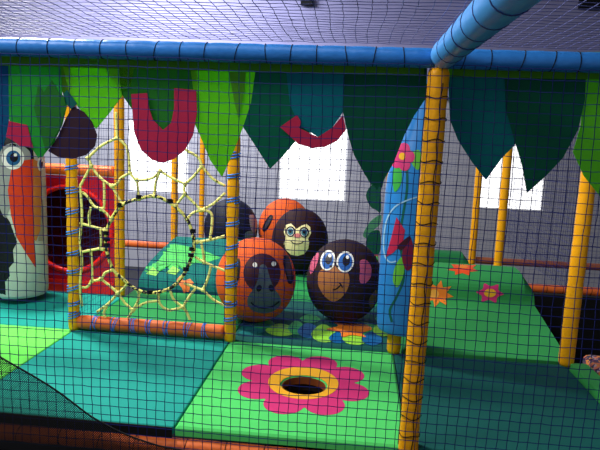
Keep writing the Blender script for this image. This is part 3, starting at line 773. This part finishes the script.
fruit = leafp([(73, 106), (84, 112), (92, 122), (97, 135), (95, 146), (86, 155), (72, 159), (58, 157), (48, 151), (58, 136), (66, 118)], 2, c_eg, smooth=False, name='fruit')
leafp([(63, 94), (67, 90), (77, 104), (71, 109), (66, 104)], 3, mat('stem_teal', (0, 92, 84), .7), fruit, name='fruit_stem')
leafp([(9, 121), (27, 125), (33, 148), (20, 146), (12, 140), (6, 137)], 4, c_crim if False else M_crim, name='flower_piece')
leafp([(119, TOP), (196, TOP), (196, 100), (185, 124), (174, 128), (163, 131), (150, 126), (134, 112), (120, 92)], 0, c_g2)
leafp([(131, 94), (147, 93), (149, 108), (153, 120), (163, 130), (171, 123), (174, 108), (174, 88), (196, 90), (197, 112), (193, 135), (185, 150), (174, 159), (163, 163), (152, 160), (141, 150), (134, 132)], 3, M_crim, name='flower_piece', smooth=False)
leafp([(188, TOP), (260, TOP), (257, 80), (251, 103), (243, 127), (234, 150), (222, 177), (210, 160), (202, 140), (193, 120), (194, 95)], 1, c_li)
leafp([(229, 72), (246, 72), (244, 92), (240, 112), (238, 118), (234, 100)], 2, felt('felt_olive_lime', (104, 186, 44)))  # olive-toned overlap sliver on the lime leaf
leafp([(258, TOP), (352, TOP), (346, 110), (325, 128), (300, 136), (283, 156), (270, 169), (258, 150), (243, 127), (251, 103)], 2, c_dg)
leafp([(284, TOP), (346, TOP), (343, 112), (332, 128), (318, 137), (300, 126), (290, 105)], 3, c_te)
leafp([(280, 127), (297, 115), (301, 122), (299, 128), (318, 137), (332, 128), (343, 115), (346, 130), (337, 141), (325, 147), (312, 148), (298, 144), (290, 136)], 4, M_crim, name='flower_piece')
leafp([(345, TOP), (428, TOP), (426, 98), (414, 116), (404, 136), (394, 162), (384, 180), (377, 190), (365, 175), (354, 155), (348, 135), (343, 112)], 3, c_dg2)
leafp([(447, TOP), (512, TOP), (517, 143), (502, 158), (486, 180), (472, 162), (458, 140), (450, 120)], 2, c_te if False else felt('felt_deep_teal', (6, 122, 126)), val2)
leafp([(504, TOP), (587, TOP), (585, 100), (578, 130), (563, 158), (545, 177), (527, 193), (522, 165), (514, 138), (506, 110)], 3, c_dg2, val2)
leafp([(584, TOP), (650, TOP), (650, 170), (620, 210), (600, 196), (584, 176), (573, 152), (581, 125)], 1, c_li2, val2)

# ---------------------------------------------------------------- nets
fr = net('safety_net', (-3.30, D - .062, -.13), (1, 0, 0), (0, 0, 1), 96, 41, .0482, .0021, M_net, .002, .0035, 1)
tag(fr, 'large dark navy safety net stretched across the whole front', 'net')
rn = net('roof_net', (-3.3, D - .04, H + .052), (1, 0, 0), (0, -1, 0), 100, 58, .0482, .0014, M_roof, .002, .006, 2)
tag(rn, 'dark blue roof net running forward overhead above the blue rail', 'net')
bn = net('back_net', (-3.6, 3.78, .0), (1, 0, 0), (0, 0, 1), 145, 39, .0482, .0014, M_netb, .003, .004, 3)
tag(bn, 'blue net across the far back of the play frame in front of the grey wall', 'net')
ln = net('side_net', (-2.39, .06, .05), (0, 1, 0), (0, 0, 1), 16, 37, .0482, .0012, M_netb, .003, .004, 4, keep=lambda p: p.y < .9)
tag(ln, 'blue side net beside the red tunnel panel, seen edge-on behind the rope web', 'net')
mn = net('inner_net', (-1.15, .055, .02), (1, 0, 0), (0, 0, 1), 22, 37, .0482, .0012, M_net, .003, .004, 5)
tag(mn, 'navy net in front of the monkey balls, behind the front net', 'net')
m2 = net('inner_net', (-2.36, 1.22, .02), (1, 0, 0), (0, 0, 1), 23, 37, .0482, .0012, M_netb, .003, .004, 6)
tag(m2, 'blue net hanging between the rope web and the teal hump', 'net')
rs = net('side_net', (1.27, .1, .46), (0, 1, 0), (0, 0, 1), 46, 28, .0482, .0013, M_netb, .003, .004, 7, keep=lambda p: p.y < 2.3)
tag(rs, 'blue side net along the right side of the ramp', 'net')
r2 = net('side_net', (1.32, 2.3, .05), (1, 0, 0), (0, 0, 1), 42, 37, .0482, .0013, M_netb, .003, .004, 8)
tag(r2, 'blue net above the orange rail at the right, in front of the grey wall', 'net')

# fine black mesh drooping at the lower left
Yf = D - .09
A, B, Cc = at(-70, 312, Yf), at(99, 421, Yf), at(190, 449, Yf)
fm = empty('debris_mesh', 'fine black mesh sheet with a dark edge cord drooping over the lower left corner', 'mesh sheet')
edge_px = [(-90, 296), (-40, 332), (0, 357), (35, 377), (60, 393), (85, 412), (99, 421), (125, 434), (160, 446), (195, 452)]
EP = [at(x, y, Yf) for x, y in edge_px]
def edge_z(x):
    for a, b in zip(EP, EP[1:]):
        if a.x <= x <= b.x: return a.z + (b.z - a.z) * (x - a.x) / (b.x - a.x)
    return -9
verts = []; faces = []; step = .0115; zb = -.16
def seg(p, q, wd=.0017):
    d = (q - p).normalized(); nrm = Vector((-d.z, 0, d.x)) * wd; y = Vector((0, wd, 0)); b = len(verts)
    for P_ in (p, q): verts.extend([P_ + nrm, P_ - nrm * .5 + y, P_ - nrm * .5 - y])
    for k in range(3): faces.append((b + k, b + (k + 1) % 3, b + 3 + (k + 1) % 3, b + 3 + k))
xa, xb = EP[0].x, EP[-1].x
for sgn in (1, -1):
    c0 = xa - 1.2
    while c0 < xb + 1.2:
        # 60-degree strand: x = c0 + sgn*t, z = zb + 1.3 t ; find inside run
        run = []
        for k in range(0, 420):
            t = k * .004; x = c0 + sgn * t; z = zb + 1.1 * t
            if xa < x < xb and z < edge_z(x): run.append(Vector((x, Yf, z)))
            elif len(run) > 1: break
        if len(run) > 1: seg(run[0], run[-1])
        c0 += step
me = bpy.data.meshes.new('mesh_sheet'); me.from_pydata([tuple(v) for v in verts], [], faces); me.update()
link('mesh_weave', me, M_netk, fm)
tube('edge_cord', catmull(EP, 5), .0045, M_netk, fm, sides=8)

# small floodlight-like fittings high on the wall
for x, y, s, t in ((307, 2, .12, 'near the middle'), (590, 3, .2, 'at the right')):
    p = at(x, y, 7.85)
    r = empty('wall_fitting', 'small dark fitting high on the back wall %s' % t, 'wall fitting')
    box('housing', (p.x - s, 7.78, p.z - s * .6), (p.x + s, 7.88, p.z + s * .6), M_dark, r, .02)
    box('bracket', (p.x - s * .2, 7.85, p.z + s * .55), (p.x + s * .2, 7.93, p.z + s * 1.1), M_dark, r)
